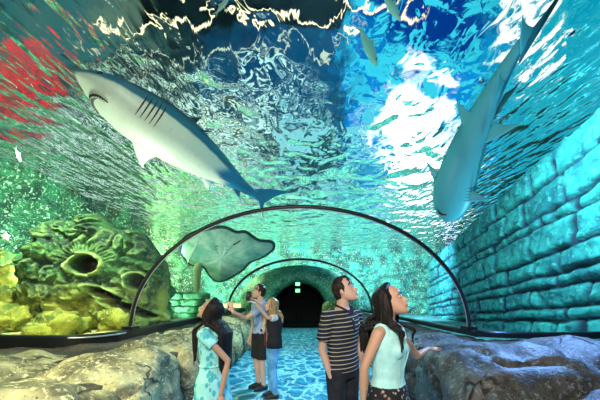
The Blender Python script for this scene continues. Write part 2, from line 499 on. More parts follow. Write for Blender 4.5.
# ================================================================== ROCKWORK
def superrock(name, c, h, m, seed, e=.55, amp=.10, sub=42, rz=0.0, label=None, cat='rock', group=None, sc=1.6):
    rnd = random.Random(seed); off = V((rnd.uniform(-50,50),)*3)
    bm = bmesh.new(); bmesh.ops.create_cube(bm, size=2)
    bmesh.ops.subdivide_edges(bm, edges=bm.edges[:], cuts=sub//2, use_grid_fill=True)
    hm = max(h)
    for v in bm.verts:
        p = v.co.copy(); s = p.normalized()
        k = (abs(s.x)**(2/e)+abs(s.y)**(2/e)+abs(s.z)**(2/e))**(-e/2)
        d = s*k; q = V((d.x*h[0], d.y*h[1], d.z*h[2]))
        nn = fbm(q*sc+off, 5)*amp + (abs(fbm(q*sc*.7-off, 3))-.3)*amp*1.2
        g = abs(fbm(q*sc*.5+off*2, 2)); nn -= .09*(1-sst(0,.05,g))           # creases
        v.co = q + V((s.x, s.y, s.z))*nn
    o = build(name, bm, m, loc=c); o.rotation_euler = (0,0,rz)
    if label: tag(o, label, cat, group)
    return o
def ledge(side, m):
    """low rockwork mass under and behind the boulders, up to the rail"""
    bm = bmesh.new(); R = RL if side < 0 else RR; n = 90; rows = []
    # inner edge line
    for i in range(n+1):
        t = i/n
        p = R[min(len(R)-1, int(t*(len(R)-1)))]; f = t*(len(R)-1)-int(t*(len(R)-1)); p2 = R[min(len(R)-1, int(t*(len(R)-1))+1)]
        p = p.lerp(p2, f)
        yi = p.y if p.y > 5.3 else lerp(5.3, -1.5, sst(0,1,(abs(p.x)-2.93)/3.3)) if abs(p.x) > 2.93 else p.y
        inner = V((side*1.62, min(p.y, yi), 0))
        row = []
        for j in range(17):
            s = j/16
            if s < .55:
                k = s/.55; q = V((p.x,p.y,.92)).lerp(V((inner.x+side*.1, inner.y,.86)), k)
                q.z += .05*fbm((q.x*2,q.y*2,side*4), 4)-.04*(1-abs(2*k-1))
            else:
                k = (s-.55)/.45; q = V((inner.x+side*.1*(1-k)**2, inner.y, .86*(1-k)))
                q.x += .06*fbm((q.y*2,q.z*3,side*7), 4)
            row.append(bm.verts.new(q))
        rows.append(row)
    for a, b in zip(rows, rows[1:]):
        for k in range(16): bm.faces.new((a[k], a[k+1], b[k+1], b[k]))
    return tag(build('ledge_left' if side < 0 else 'ledge_right', bm, m), kind='structure')
ledge(-1, M['rock_d']); ledge(1, M['rock_d'])
GL, GR = 'tan boulders of the left rock ledge', 'slate boulders of the right rock ledge'
LB = [((-4.75,3.0,.36),(1.15,1.0,.56),.1,'large pale tan boulder at the left edge under the black rail'),
      ((-3.15,3.0,.39),(.72,1.15,.56),-.15,'broad tan boulder below the foot of the near arch'),
      ((-2.0,3.25,.42),(.56,.82,.58),.12,'dark-sided tan boulder nearest behind the girl in the turquoise dress'),
      ((-2.15,1.95,.36),(.74,.80,.58),.0,'low tan boulder at the bottom edge of the left ledge'),
      ((-3.6,1.85,.40),(1.0,.8,.58),.1,'tan boulder at the bottom left corner'),
      ((-2.05,4.75,.42),(.62,.72,.56),.1,'tan boulder on the left ledge just past the near arch foot'),
      ((-2.15,6.15,.42),(.66,.75,.56),-.1,'tan boulder on the left ledge behind the man in the light blue shirt'),
      ((-2.15,7.65,.42),(.64,.80,.55),.1,'tan boulder second past the light blue shirt man'),
      ((-2.15,9.3,.42),(.62,.88,.54),.0,'tan boulder halfway along the left ledge'),
      ((-2.15,11.1,.42),(.62,.95,.54),.1,'tan boulder near the far arch on the left'),
      ((-2.15,13.4,.42),(.62,1.25,.54),.0,'last tan boulder on the left before the exit')]
for i, (c, h, rz, lb) in enumerate(LB): superrock('boulder', c, h, M['rock_l'], i+1, label=lb, group=GL, rz=rz)
RB = [((2.05,3.15,.50),(.68,.88,.62),.0,'slate boulder under the hand of the woman in the aqua blouse'),
      ((3.35,3.35,.46),(.80,1.15,.60),.1,'blue-topped slate boulder in the middle of the right ledge'),
      ((4.8,3.4,.46),(.85,1.05,.61),-.1,'slate boulder at the right edge under the rail'),
      ((2.25,1.6,.36),(.66,.72,.56),.1,'near slate boulder at the bottom right'),
      ((3.6,1.5,.42),(.85,.85,.58),-.1,'slate boulder at the bottom right corner'),
      ((2.1,4.9,.44),(.60,.85,.56),.05,'slate boulder behind the woman in the aqua blouse, past the first'),
      ((2.15,6.6,.42),(.62,.85,.56),.0,'slate boulder just past the foot of the near arch on the right'),
      ((2.15,8.4,.42),(.62,.95,.55),.1,'slate boulder halfway along the right ledge'),
      ((2.15,10.4,.42),(.62,1.05,.55),-.05,'slate boulder near the far arch on the right'),
      ((2.15,13.0,.42),(.62,1.5,.55),.0,'last slate boulder on the right before the exit')]
for i, (c, h, rz, lb) in enumerate(RB): superrock('boulder', c, h, M['rock_r'], i+40, label=lb, group=GR, rz=rz)
# yellow reef behind the striped-shirt man
superrock('reef_rock', (1.35,11.5,.7), (.5,.6,.78), M['reef'], 77, label='yellowish rock lump beside the walkway behind the man in the striped shirt', amp=.2)

# reef in the left tank
G3 = 'mossy reef rocks around the carved head'
for i, (c, h, lb, mm) in enumerate([
    ((-6.6,5.9,1.3),(.75,.6,.72),'yellow-green mossy reef rock at the left edge beside the carved head','reef'),
    ((-7.5,7.3,1.6),(1.1,.9,1.05),'large mossy reef rock behind the left edge','reef'),
    ((-5.75,5.45,1.1),(.7,.35,.32),'low yellow mossy rock in front of the carved head','reef'),
    ((-4.35,5.35,1.05),(.6,.30,.26),'small yellow mossy rock under the carved mouth','reef'),
    ((-3.45,5.9,1.1),(.32,.35,.30),'rounded yellow rock at the foot of the near arch','reef'),
    ((-3.9,7.6,1.5),(.55,.55,.75),'green mossy rock right behind the carved head','greenstone')]):
    superrock('reef_rock', c, h, M[mm], 100+i, .7, .22, label=lb, group=G3, sc=2.2)
# stacked green stones
rnd = random.Random(4); k = 0
for row in range(4):
    for q in range(4-row//2):
        x = -4.7+q*.62+rnd.uniform(-.06,.06)+row*.08; z = 1.06+row*.20
        if row > 1 and q > 2: continue
        place = ['bottom', 'second', 'third', 'top'][row]
        pos = ['left end', 'second from the left', 'second from the right', 'right end'][q] if row < 2 else ['left end','middle','right end'][q]
        superrock('flat_stone', (x, 9.3+rnd.uniform(-.1,.1), z), (.34,.45,.115), M['greenstone'], 200+k, .5, .03, 16,
                  label=f'green flat stone, {pos} of the {place} course of the stacked ledge', group='stacked green stones', cat='stone'); k += 1
# carved stone head ------------------------------------------------------------
def idol():
    bm = bmesh.new(); nu, nv = 170, 150; W, H = 3.05, 2.62; g = []; ti = []
    def loc(px, py): return ((px-80)/300*6.3, (272-py)/300*6.3)
    ex, ey = loc(89,267); e2x, e2y = loc(131,282); nx, ny = loc(105,294); mx, my = loc(124,309); fx, fy = loc(68,232)
    for i in range(nu+1):
        row = []
        for j in range(nv+1):
            x = lerp(-W/2, W/2, i/nu); z = lerp(-1.15, 1.35, j/nv)
            # silhouette height above plane
            ax = x/(1.5); az = (z+.1)/(1.25 if z > 0 else 1.6)
            if z > 0: az = (z+.1)/(1.32+.10*math.cos(x*7)-.25*max(0,x))
            r = (abs(ax)**2.4+abs(az)**2.4)**(1/2.4)
            hgt = 0.95*math.sqrt(max(0, 1-min(1, r)**2.2)); tint = 0
            inside = sst(1.0,.85,r) if False else 1-sst(.85,1.0,r)
            # fan headdress lobes
            a = math.atan2(z-fy, x-fx); d = math.hypot(x-fx, z-fy)
            if z > fy-.1 and d < .62: hgt += inside*(.10*sst(.62,.5,d) if False else .10*(1-sst(.5,.62,d)))*(.6+.3*math.cos(a*26))
            # spiral ear boss on the left
            d2 = math.hypot(x+1.05, z-.45); hgt += inside*.12*math.cos(d2*16)*(1-sst(.35,.6,d2))
            # eye: ring, socket, radiating brow
            de = math.hypot((x-ex)/.29, (z-ey)/.20)
            hgt += .10*math.exp(-((de-1.05)/.16)**2)-.55*(1-sst(.75,.98,de))
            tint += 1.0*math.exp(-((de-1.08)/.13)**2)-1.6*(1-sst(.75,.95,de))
            ae = math.atan2(z-ey, x-ex)
            if 1.3 < de < 2.1 and .1 < ae < 3.0: hgt += .022*math.cos(ae*38)*inside; tint += .30*max(0, math.cos(ae*38))
            de = math.hypot((x-e2x)/.15, (z-e2y)/.17)
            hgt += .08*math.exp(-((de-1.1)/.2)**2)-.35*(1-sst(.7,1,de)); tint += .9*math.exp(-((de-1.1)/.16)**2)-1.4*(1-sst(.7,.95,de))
            # nostril and mouth
            dn = math.hypot((x-nx-.03)/.30, (z-ny+.35*(x-nx))/.10)
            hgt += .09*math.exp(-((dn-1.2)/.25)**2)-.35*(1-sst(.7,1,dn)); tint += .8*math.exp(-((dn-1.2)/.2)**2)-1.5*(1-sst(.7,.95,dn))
            dm = math.hypot((x-mx)/.42, (z-my+.45*(x-mx))/.12)
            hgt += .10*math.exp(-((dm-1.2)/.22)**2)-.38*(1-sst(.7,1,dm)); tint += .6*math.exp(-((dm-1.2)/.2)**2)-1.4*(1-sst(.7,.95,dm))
            # nose ridge between the eyes, cheek grooves
            hgt += .14*math.exp(-((x-.82+.3*z)/.12)**2)*(1-sst(.0,.7,abs(z+.1)))
            s = abs(math.sin(x*3.1+z*1.7+2*fbm((x,z,1), 2))); hgt -= .10*(1-sst(0,.16,s))*inside; 
            q_ = abs(math.sin(6*x+4*fbm((x*1.1,z*1.1,2), 2))*math.cos(6.5*z+3*fbm((x,z,7), 2))); gm = inside*min(1, sst(1.9,2.4,math.hypot((x-ex)/.29,(z-ey)/.20)))
            hgt += .10*(sst(.1,.35,q_)-.5)*gm; tint += .75*gm*math.exp(-((q_-.55)/.12)**2)*(.5+.5*noise.noise(V((x*4,z*4,3))))-.5*gm*(1-sst(.0,.10,q_))
            hgt += (.12*fbm((x*3,z*3,5), 5)+.06*abs(fbm((x*6,z*6,8), 3)))*inside
            row.append(bm.verts.new((x, -hgt+.4, z))); ti.append(max(-1, min(1, tint)))
        g.append(row)
    for i in range(nu):
        for j in range(nv):
            vs = (g[i][j], g[i+1][j], g[i+1][j+1], g[i][j+1])
            if all(v.co.y > .395 for v in vs) and False: continue
            bm.faces.new(vs)
    dead = [v for v in bm.verts if False]
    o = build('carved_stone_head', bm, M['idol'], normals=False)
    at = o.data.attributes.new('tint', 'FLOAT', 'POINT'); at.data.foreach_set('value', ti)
    # drop the flat border of the grid, then give the relief a solid stone back
    b = bmesh.new(); b.from_mesh(o.data)
    bmesh.ops.delete(b, geom=[f for f in b.faces if all(v.co.y > .36 for v in f.verts)], context='FACES')
    be = [e for e in b.edges if e.is_boundary]
    r = bmesh.ops.extrude_edge_only(b, edges=be); nvs = [v for v in r['geom'] if isinstance(v, bmesh.types.BMVert)]
    for v in nvs: v.co.y = 1.0; v.co.x *= .85; v.co.z = v.co.z*.88
    b.to_mesh(o.data); b.free()
    o.location = (-4.42, 6.3, EYE+(298-272)/300*6.3); o.rotation_euler = (0,0,.12)
    o.data.polygons.foreach_set('use_smooth', [True]*len(o.data.polygons))
    tag(o, 'huge carved mossy stone head with ringed hollow eyes in the left tank', 'carving')
idol()
# starfish
def starfish():
    bm = bmesh.new(); c = bm.verts.new((0,-.06,0)); ring = []
    for k in range(10):
        a = PI*k/5+.3; r = .19 if k % 2 == 0 else .06
        ring.append(bm.verts.new((r*math.cos(a), 0, r*math.sin(a))))
    bk = bm.verts.new((0,.02,0))
    for k in range(10):
        bm.faces.new((c, ring[k], ring[(k+1)%10])); bm.faces.new((bk, ring[(k+1)%10], ring[k]))
    o = build('starfish', bm, mat('starfish_skin', (.75,.85,.72), .7)); o.location = P(6,237,6.1)
    m = o.modifiers.new('b', 'SUBSURF'); m.levels = m.render_levels = 2
    tag(o, 'small pale starfish on the reef beside the carved head', 'starfish')
starfish()

# ================================================================== SEA ANIMALS
def frame(nose, tail, up):
    x = (nose-tail).normalized(); z = (up-x*up.dot(x)).normalized(); y = z.cross(x)
    return Matrix((x, y, z)).transposed().to_4x4()
def fin(bm, root_a, root_b, tip, thick, nrm, sweep=.25, n=8, tipw=.18):
    """lens-section fin: root_a front of root chord, root_b rear"""
    rows = []
    for i in range(n+1):
        s = i/n
        c0 = root_a.lerp(tip, s) + (root_b-root_a)*(-sweep*.35*math.sin(PI*s)); c1 = root_b.lerp(tip, s) + (root_a-root_b)*(.10*math.sin(PI*s))
        if s == 1: c1 = c0+(root_b-root_a)*.05
        th = thick*(1-s)**.8+.002; row = []
        for k in range(12):
            a = 2*PI*k/12; u = .5-.5*math.cos(a); w_ = math.sin(a)*(1-.55*u)
            row.append(bm.verts.new(c0.lerp(c1, u)+nrm*th*w_))
        rows.append(row)
    for a, b in zip(rows, rows[1:]):
        for k in range(12): bm.faces.new((a[k], a[(k+1)%12], b[(k+1)%12], b[k]))
    bm.faces.new(rows[0][::-1]); bm.faces.new(rows[-1])
def sharkmat(name, top, mid, belly, line=.0, wob=.05, rear=None):
    def f(t):
        o = coord(t); x, y, z = sep(t, o)
        n_ = tnoise(t, o, 2.5, 3, .5); b = tnoise(t, o, 20, 4, .6)
        k = (z+(n_-.5)*wob*4-line).step(-.02,.02)
        c = mix(t, k, belly, mid)
        c = mix(t, (z-line-.08+(n_-.5)*.1).step(0,.12), c, top)
        if rear: c = mix(t, (1.0-(x+z*1.2).step(-.75,-.55))*(z+.16).step(-.03,.03), c, rear)
        c = mix(t, b.step(.5,.8)*.15, c, tuple(v*.5 for v in mid))
        return c, None
    return mat(name, rough=.45, fn=f)
def shark(name, nose, tail, up, L, prof, bend, m, fins, label, parts):
    """prof rows: t, halfwidth, halfheight, zoff (fractions of L, t 0 at nose)"""
    root = empty(name, nose.lerp(tail, .45)); fr = frame(nose, tail, up); root.rotation_euler = fr.to_euler()
    def axis(t): return V(((.45-t)*L, bend(t)*L, 0))
    bm = bmesh.new(); rings = []; n = 48
    for i in range(n+1):
        t = (i/n)**1.25; hw, hh, zo = interp(prof, t); c = axis(t)+V((0,0,zo*L))
        rings.append((c, V((0,hw*L,0)), V((0,0,hh*L))))
    ring_loft(bm, rings, 28)
    body = build('body', bm, m, root)
    for (nm, a, b, tip, th, nr) in fins:
        bm = bmesh.new(); fin(bm, V(a)*L, V(b)*L, V(tip)*L, th*L, V(nr).normalized()); build(nm, bm, m, root)
    parts(root, L, axis)
    tag(root, label, 'shark', 'sharks above the tunnel'); return root
black = mat('mouth_black', (.01,.012,.015), .5); eyem = mat('eye_dark', (.01,.01,.01), .15); teeth = mat('teeth', (.75,.78,.72), .4)
def shark_face(mx, mw, ml, gz, hw):
    def f(root, L, axis):
        # mouth: crescent under the snout
        bm = bmesh.new(); pts = []
        for k in range(17):
            a = lerp(-1.25, 1.25, k/16); pts.append(V(((mx-ml*(1-math.cos(a)*1.0))*L, mw*L*math.sin(a)/math.sin(1.25)+axis(.08).y, gz(mx-ml*(1-math.cos(a)), mw*math.sin(a))*L)))
        tube(bm, pts, [.004*L+.008*L*math.sin(PI*k/16) for k in range(17)], 8, .5); mo = build('mouth', bm, black, root)
        bm = bmesh.new()
        for k in range(1,16):
            p = pts[k]; bmesh.ops.create_cone(bm, segments=5, radius1=.0035*L, radius2=.0003, depth=.012*L, matrix=Matrix.Translation(p+V((.004*L,0,-.003*L))))
        build('teeth', bm, teeth, mo)
        for s in (-1,1):
            bm = bmesh.new(); ellip(bm, V((.385*L, s*.92*interp(hw,.065)[0]*L+axis(.065).y, .014*L)), (.010*L,.006*L,.010*L), 12); build('eye', bm, eyem, root)
            for q in range(5):
                bm = bmesh.new()
                x = (.235-.018*q)*L; c = []
                t_ = .45-x/L; w_, h_, zo = interp(hw, t_)
                for k in range(7):
                    a = lerp(-.62,.45,k/6); c.append(V((x-.01*L*math.sin(a*1.5), s*w_*L*math.cos(a)*1.005+axis(t_).y, (zo+h_*math.sin(a)*1.005)*L)))
                tube(bm, c, [.0008*L,.0018*L,.0026*L,.003*L,.0026*L,.0018*L,.0008*L], 5); build('gill_slit', bm, black, root)
    return f
def interp_prof(a, b): return None
prof1 = [(0, 0.0071, 0.0044, 0.0), (0.02, 0.0497, 0.0198, 0.004), (0.06, 0.091, 0.044, 0.002), (0.12, 0.1269, 0.0726, -0.004), (0.2, 0.1364, 0.099, -0.006), (0.3, 0.1518, 0.1144, -0.004), (0.42, 0.1471, 0.1122, 0), (0.55, 0.113, 0.0946, 0.0), (0.68, 0.0768, 0.066, 0.004), (0.8, 0.0432, 0.0374, 0.008), (0.9, 0.0264, 0.0242, 0.012), (0.97, 0.0168, 0.022, 0.018), (1.0, 0.0072, 0.0154, 0.022)]
def gz1(x, y):
    t_ = .45-x; w_, h_, zo = interp(prof1, max(0, t_)); return zo-h_*math.sqrt(max(.02, 1-min(1, (y/max(w_,.01))**2)))*1.0
m1 = sharkmat('grey_blue_shark_skin', (.012,.045,.06), (.02,.17,.26), (.80,.92,.74), .0, .02, (.02,.22,.42))
fins1 = [('pectoral_fin', (.20,-.095,-.03),(.02,-.095,-.035),(.06,-.30,-.09),.016,(0,.2,1)),
         ('pectoral_fin', (.19,.085,-.03),(.045,.085,-.035),(-.04,.16,.07),.012,(0,-.2,1)),
         ('dorsal_fin', (.08,0,.085),(-.04,0,.08),(-.04,0,.20),.010,(0,1,0)),
         ('rear_dorsal_fin', (-.27,0,.04),(-.34,0,.035),(-.36,0,.085),.006,(0,1,0)),
         ('pelvic_fin', (-.16,-.045,-.05),(-.24,-.035,-.04),(-.25,-.115,-.07),.007,(0,.2,1)),
         ('pelvic_fin', (-.16,.045,-.05),(-.24,.035,-.04),(-.25,.115,-.07),.007,(0,-.2,1)),
         ('anal_fin', (-.32,0,-.02),(-.38,0,-.015),(-.42,0,-.08),.005,(0,1,0)),
         ('tail_fin', (-.47,0,.05),(-.56,0,-.0),(-.74,.0,.19),.008,(0,1,0)),
         ('tail_fin', (-.50,0,.03),(-.56,0,.03),(-.60,0,-.09),.007,(0,1,0))]
n1, t1 = P(75,73,3.5), P(262,203,5.6)
shark('large_shark', n1, t1, V((.80,.72,.60)), (n1-t1).length, prof1, lambda t: .035*math.sin(t*PI*1.0)-.0, m1, fins1,
      'large grey-blue shark with white belly and open crescent mouth, overhead on the left', shark_face(.375,.072,.062,gz1,prof1))
prof2 = [(0, 0.0213, 0.0135, 0.0), (0.015, 0.0621, 0.0297, 0), (0.05, 0.0976, 0.0486, 0), (0.1, 0.1242, 0.0648, 0), (0.2, 0.1455, 0.0864, 0), (0.32, 0.1253, 0.0945, 0), (0.45, 0.1104, 0.0837, 0), (0.58, 0.0835, 0.0648, 0), (0.7, 0.0596, 0.0486, 0.0), (0.82, 0.0418, 0.0351, 0.002), (0.92, 0.0269, 0.027, 0.004), (1.0, 0.012, 0.0162, 0.008)]
def gz2(x, y):
    t_ = .45-x; w_, h_, zo = interp(prof2, max(0, t_)); return zo-h_*math.sqrt(max(.02, 1-min(1, (y/max(w_,.01))**2)))
m2 = sharkmat('teal_shark_skin', (.008,.05,.07), (.02,.20,.30), (.10,.52,.68), -.03)
fins2 = [('pectoral_fin', (.27,-.09,-.02),(.17,-.09,-.02),(.17,-.25,-.03),.012,(0,.2,1)),
         ('pectoral_fin', (.27,.09,-.02),(.17,.09,-.02),(.15,.25,-.03),.012,(0,-.2,1)),
         ('dorsal_fin', (-.00,0,.085),(-.13,0,.06),(-.17,0,.19),.010,(0,1,0)),
         ('rear_dorsal_fin', (-.19,0,.06),(-.30,0,.04),(-.35,0,.15),.008,(0,1,0)),
         ('pelvic_fin', (-.08,-.06,-.04),(-.19,-.05,-.04),(-.23,-.19,-.07),.009,(0,.2,1)),
         ('pelvic_fin', (-.08,.06,-.04),(-.19,.05,-.04),(-.23,.19,-.07),.009,(0,-.2,1)),
         ('anal_fin', (-.27,0,-.03),(-.36,0,-.03),(-.41,0,-.14),.007,(0,1,0)),
         ('tail_fin', (-.42,0,.03),(-.56,0,-.01),(-.78,.0,.13),.010,(0,1,0)),
         ('tail_fin', (-.44,0,.02),(-.56,0,.02),(-.60,0,-.16),.009,(0,1,0))]
n2, t2 = P(440,217,6.2), P(533,30,4.0)
shark('slender_shark', n2, t2, V((.80,-.05,.75)), (n2-t2).length, prof2, lambda t: .05*math.sin((t-.2)*PI*1.1), m2, fins2,
      'slender teal shark diving head down over the right block wall, darker fins', shark_face(.40,.035,.03,gz2,prof2))
# ray -------------------------------------------------------------------------
def ray():
    out = [(180,252),(183,240),(196,232),(222,227),(236,232),(246,232),(258,240),(272,242),(273,249),(262,257),(250,262),(241,271),(222,281),(211,277),(203,266),(190,264)]
    def W(px, py, lift=0.0): 
        return P(px, py, 9.0+(py-228)*.034)
    c = W(222,255); root = empty('stingray', c)
    sp = spline([V((a,b,0)) for a, b in out+[out[0]]], 5)[:-1]; n = len(sp)
    nrm = (W(180,250)-c).cross(W(222,227)-c).normalized()
    if nrm.y > 0: nrm = -nrm                     # toward the viewer: the pale underside
    under = bmesh.new(); top = bmesh.new(); K = 14
    for bm, sg, th in ((under, 1, .16), (top, -1, .22)):
        rows = []
        for k in range(K+1):
            s = 1-k/K; row = []
            if k == K: rows.append([bm.verts.new(nrm*sg*th)]); break
            for p in sp:
                q = W(222+(p.x-222)*s, 255+(p.y-255)*s)-c
                h = th*(1-s**2.2)+.012
                h += .03*math.sin(p.x*.35)*s*(1-s)*4*.6
                row.append(bm.verts.new(q+nrm*sg*h))
            rows.append(row)
        for a, b in zip(rows, rows[1:]):
            for k in range(n):
                if len(b) == 1: bm.faces.new((a[k], a[(k+1)%n], b[0]))
                else: bm.faces.new((a[k], a[(k+1)%n], b[(k+1)%n], b[k]))
    def uf(t):
        o = coord(t); a = tnoise(t, o, 2, 4, .6); return mix(t, a.step(.35,.7), (.16,.50,.40), (.60,.84,.70))
    build('underside', under, mat('ray_belly', rough=.5, fn=uf), root)
    dk = mat('ray_back', (.02,.06,.08), .5); build('back', top, dk, root)
    bm = bmesh.new(); tube(bm, [W(p.x,p.y)-c for p in sp+[sp[0]]], .05, 8, caps=False); build('fin_edge', bm, dk, root)
    # pelvic fins and tail
    bm = bmesh.new(); tube(bm, spline([W(204,258)-c, W(198,268)-c, W(197,285)-c, W(195,306)-c], 6), [.16*(1-.55*k/18)*1.0+.02 for k in range(19)], 10, .5)
    build('tail', bm, mat('ray_tail', (.55,.68,.40), .5), root)
    bm = bmesh.new()
    for (a, b, q) in (((200,238),(188,262),(181,256)),): fin(bm, W(*a)-c+nrm*.1, W(*b)-c+nrm*.1, W(*q)-c, .04, nrm)
    build('pelvic_fin', bm, mat('ray_fin', (.55,.78,.62), .5), root)
    for k in range(5):
        for s in (-1,1):
            bm = bmesh.new(); p = W(222+s*5, 243+k*3)-c+nrm*.155; tube(bm, [p+V((-.03*s,0,.02)), p+V((.03*s,0,-.02))], .009, 6); build('gill_slit', bm, black, root)
    bm = bmesh.new(); p = W(238,240)-c+nrm*.13; tube(bm, [p+V((-.12,0,-.06)), p+V((0,0,0)), p+V((.1,0,.08))], .018, 6); build('mouth', bm, black, root)
    tag(root, 'wide pale-bellied stingray with dark rim gliding behind the near arch', 'ray')
ray()
def small_fish(px, py, Y, L, ang, colr, label):
    c = P(px, py, Y); root = empty('small_fish', c); root.rotation_euler = (0, ang, 0)
    m = mat('fish_skin', colr, .35)
    bm = bmesh.new(); rings = []
    for i in range(17):
        t = i/16; r = math.sin(PI*min(1, t*1.02+.02))**.8*(1-.45*t)+.03
        rings.append((V(((.5-t)*L*.85,0,0)), V((0,.07*L*r,0)), V((0,0,.12*L*r))))
    ring_loft(bm, rings, 12); build('body', bm, m, root)
    bm = bmesh.new(); fin(bm, V((-.30*L,0,.02*L)), V((-.36*L,0,-.0)), V((-.52*L,0,.10*L)), .008*L, V((0,1,0))); fin(bm, V((-.30*L,0,-.02*L)), V((-.36*L,0,0)), V((-.52*L,0,-.10*L)), .008*L, V((0,1,0)))
    build('tail_fin', bm, m, root)
    bm = bmesh.new(); fin(bm, V((.1*L,0,.08*L)), V((-.12*L,0,.07*L)), V((-.08*L,0,.17*L)), .006*L, V((0,1,0))); build('dorsal_fin', bm, m, root)
    for s in (-1,1):
        bm = bmesh.new(); ellip(bm, V((.32*L, s*.045*L, .02*L)), (.016*L,.01*L,.016*L), 8); build('eye', bm, eyem, root)
    tag(root, label, 'fish', 'small fish in the tank')
small_fish(368,46,4.2,.72,1.15,(.25,.7,.62),'long thin teal fish overhead right of the dark water patch')
small_fish(391,6,3.6,.50,1.0,(.25,.68,.62),'thin teal fish at the top edge of the view')
small_fish(18,155,5.6,.34,1.2,(.45,.75,.65),'small pale fish at the left edge below the red glow')
small_fish(222,6,3.7,.30,-.9,(.4,.6,.5),'tiny greenish fish high above, near the top centre')

# ================================================================== PEOPLE
def basis(d, nrm):
    d = d.normalized(); s = d.cross(nrm).normalized(); return d, s, s.cross(d).normalized()
def hand(bm, w0, d, nrm, s=1.0, curl=.35, thumb=1, spread=.12):
    """d: toward finger tips, nrm: out of the back of the hand, thumb: side sign"""
    d, sd, nb = basis(d, nrm)
    tube(bm, [w0-d*.03*s, w0+d*.015*s, w0+d*.05*s, w0+d*.085*s], [.024*s,.028*s,.038*s,.036*s], 12, .42, up=nb)
    for k, (off, ln) in enumerate(((.027,.072),(.009,.080),(-.009,.075),(-.026,.058))):
        a = (off/.027)*spread; dd = (d*math.cos(a)+sd*thumb*math.sin(a)).normalized()
        p = w0+d*.078*s+sd*thumb*off*s; pts = [p]
        for q, fr in enumerate((.45,.32,.25)):
            c = curl*(q*.8+.5+k*.06); dv = dd*math.cos(c)-nb*math.sin(c); p = p+dv*ln*fr*s; pts.append(p)
        tube(bm, pts, [.0095*s,.009*s,.008*s,.007*s], 8)
    p = w0+d*.018*s+sd*thumb*.022*s; dv = (d*.65+sd*thumb*.75-nb*.2).normalized()
    tube(bm, [p, p+dv*.035*s, p+dv*.055*s+d*.012*s, p+dv*.062*s+d*.034*s-nb*.006*s], [.013*s,.011*s,.0095*s,.008*s], 8)
HEAD = [(-.118,.016,.080,.045),(-.108,.032,.092,.012),(-.09,.046,.096,-.02),(-.07,.055,.094,-.05),(-.045,.062,.091,-.072),(-.015,.067,.086,-.088),
        (.015,.071,.086,-.098),(.045,.073,.090,-.102),(.07,.069,.082,-.096),(.095,.055,.060,-.078),(.112,.034,.034,-.050),(.119,.012,.005,-.02)]
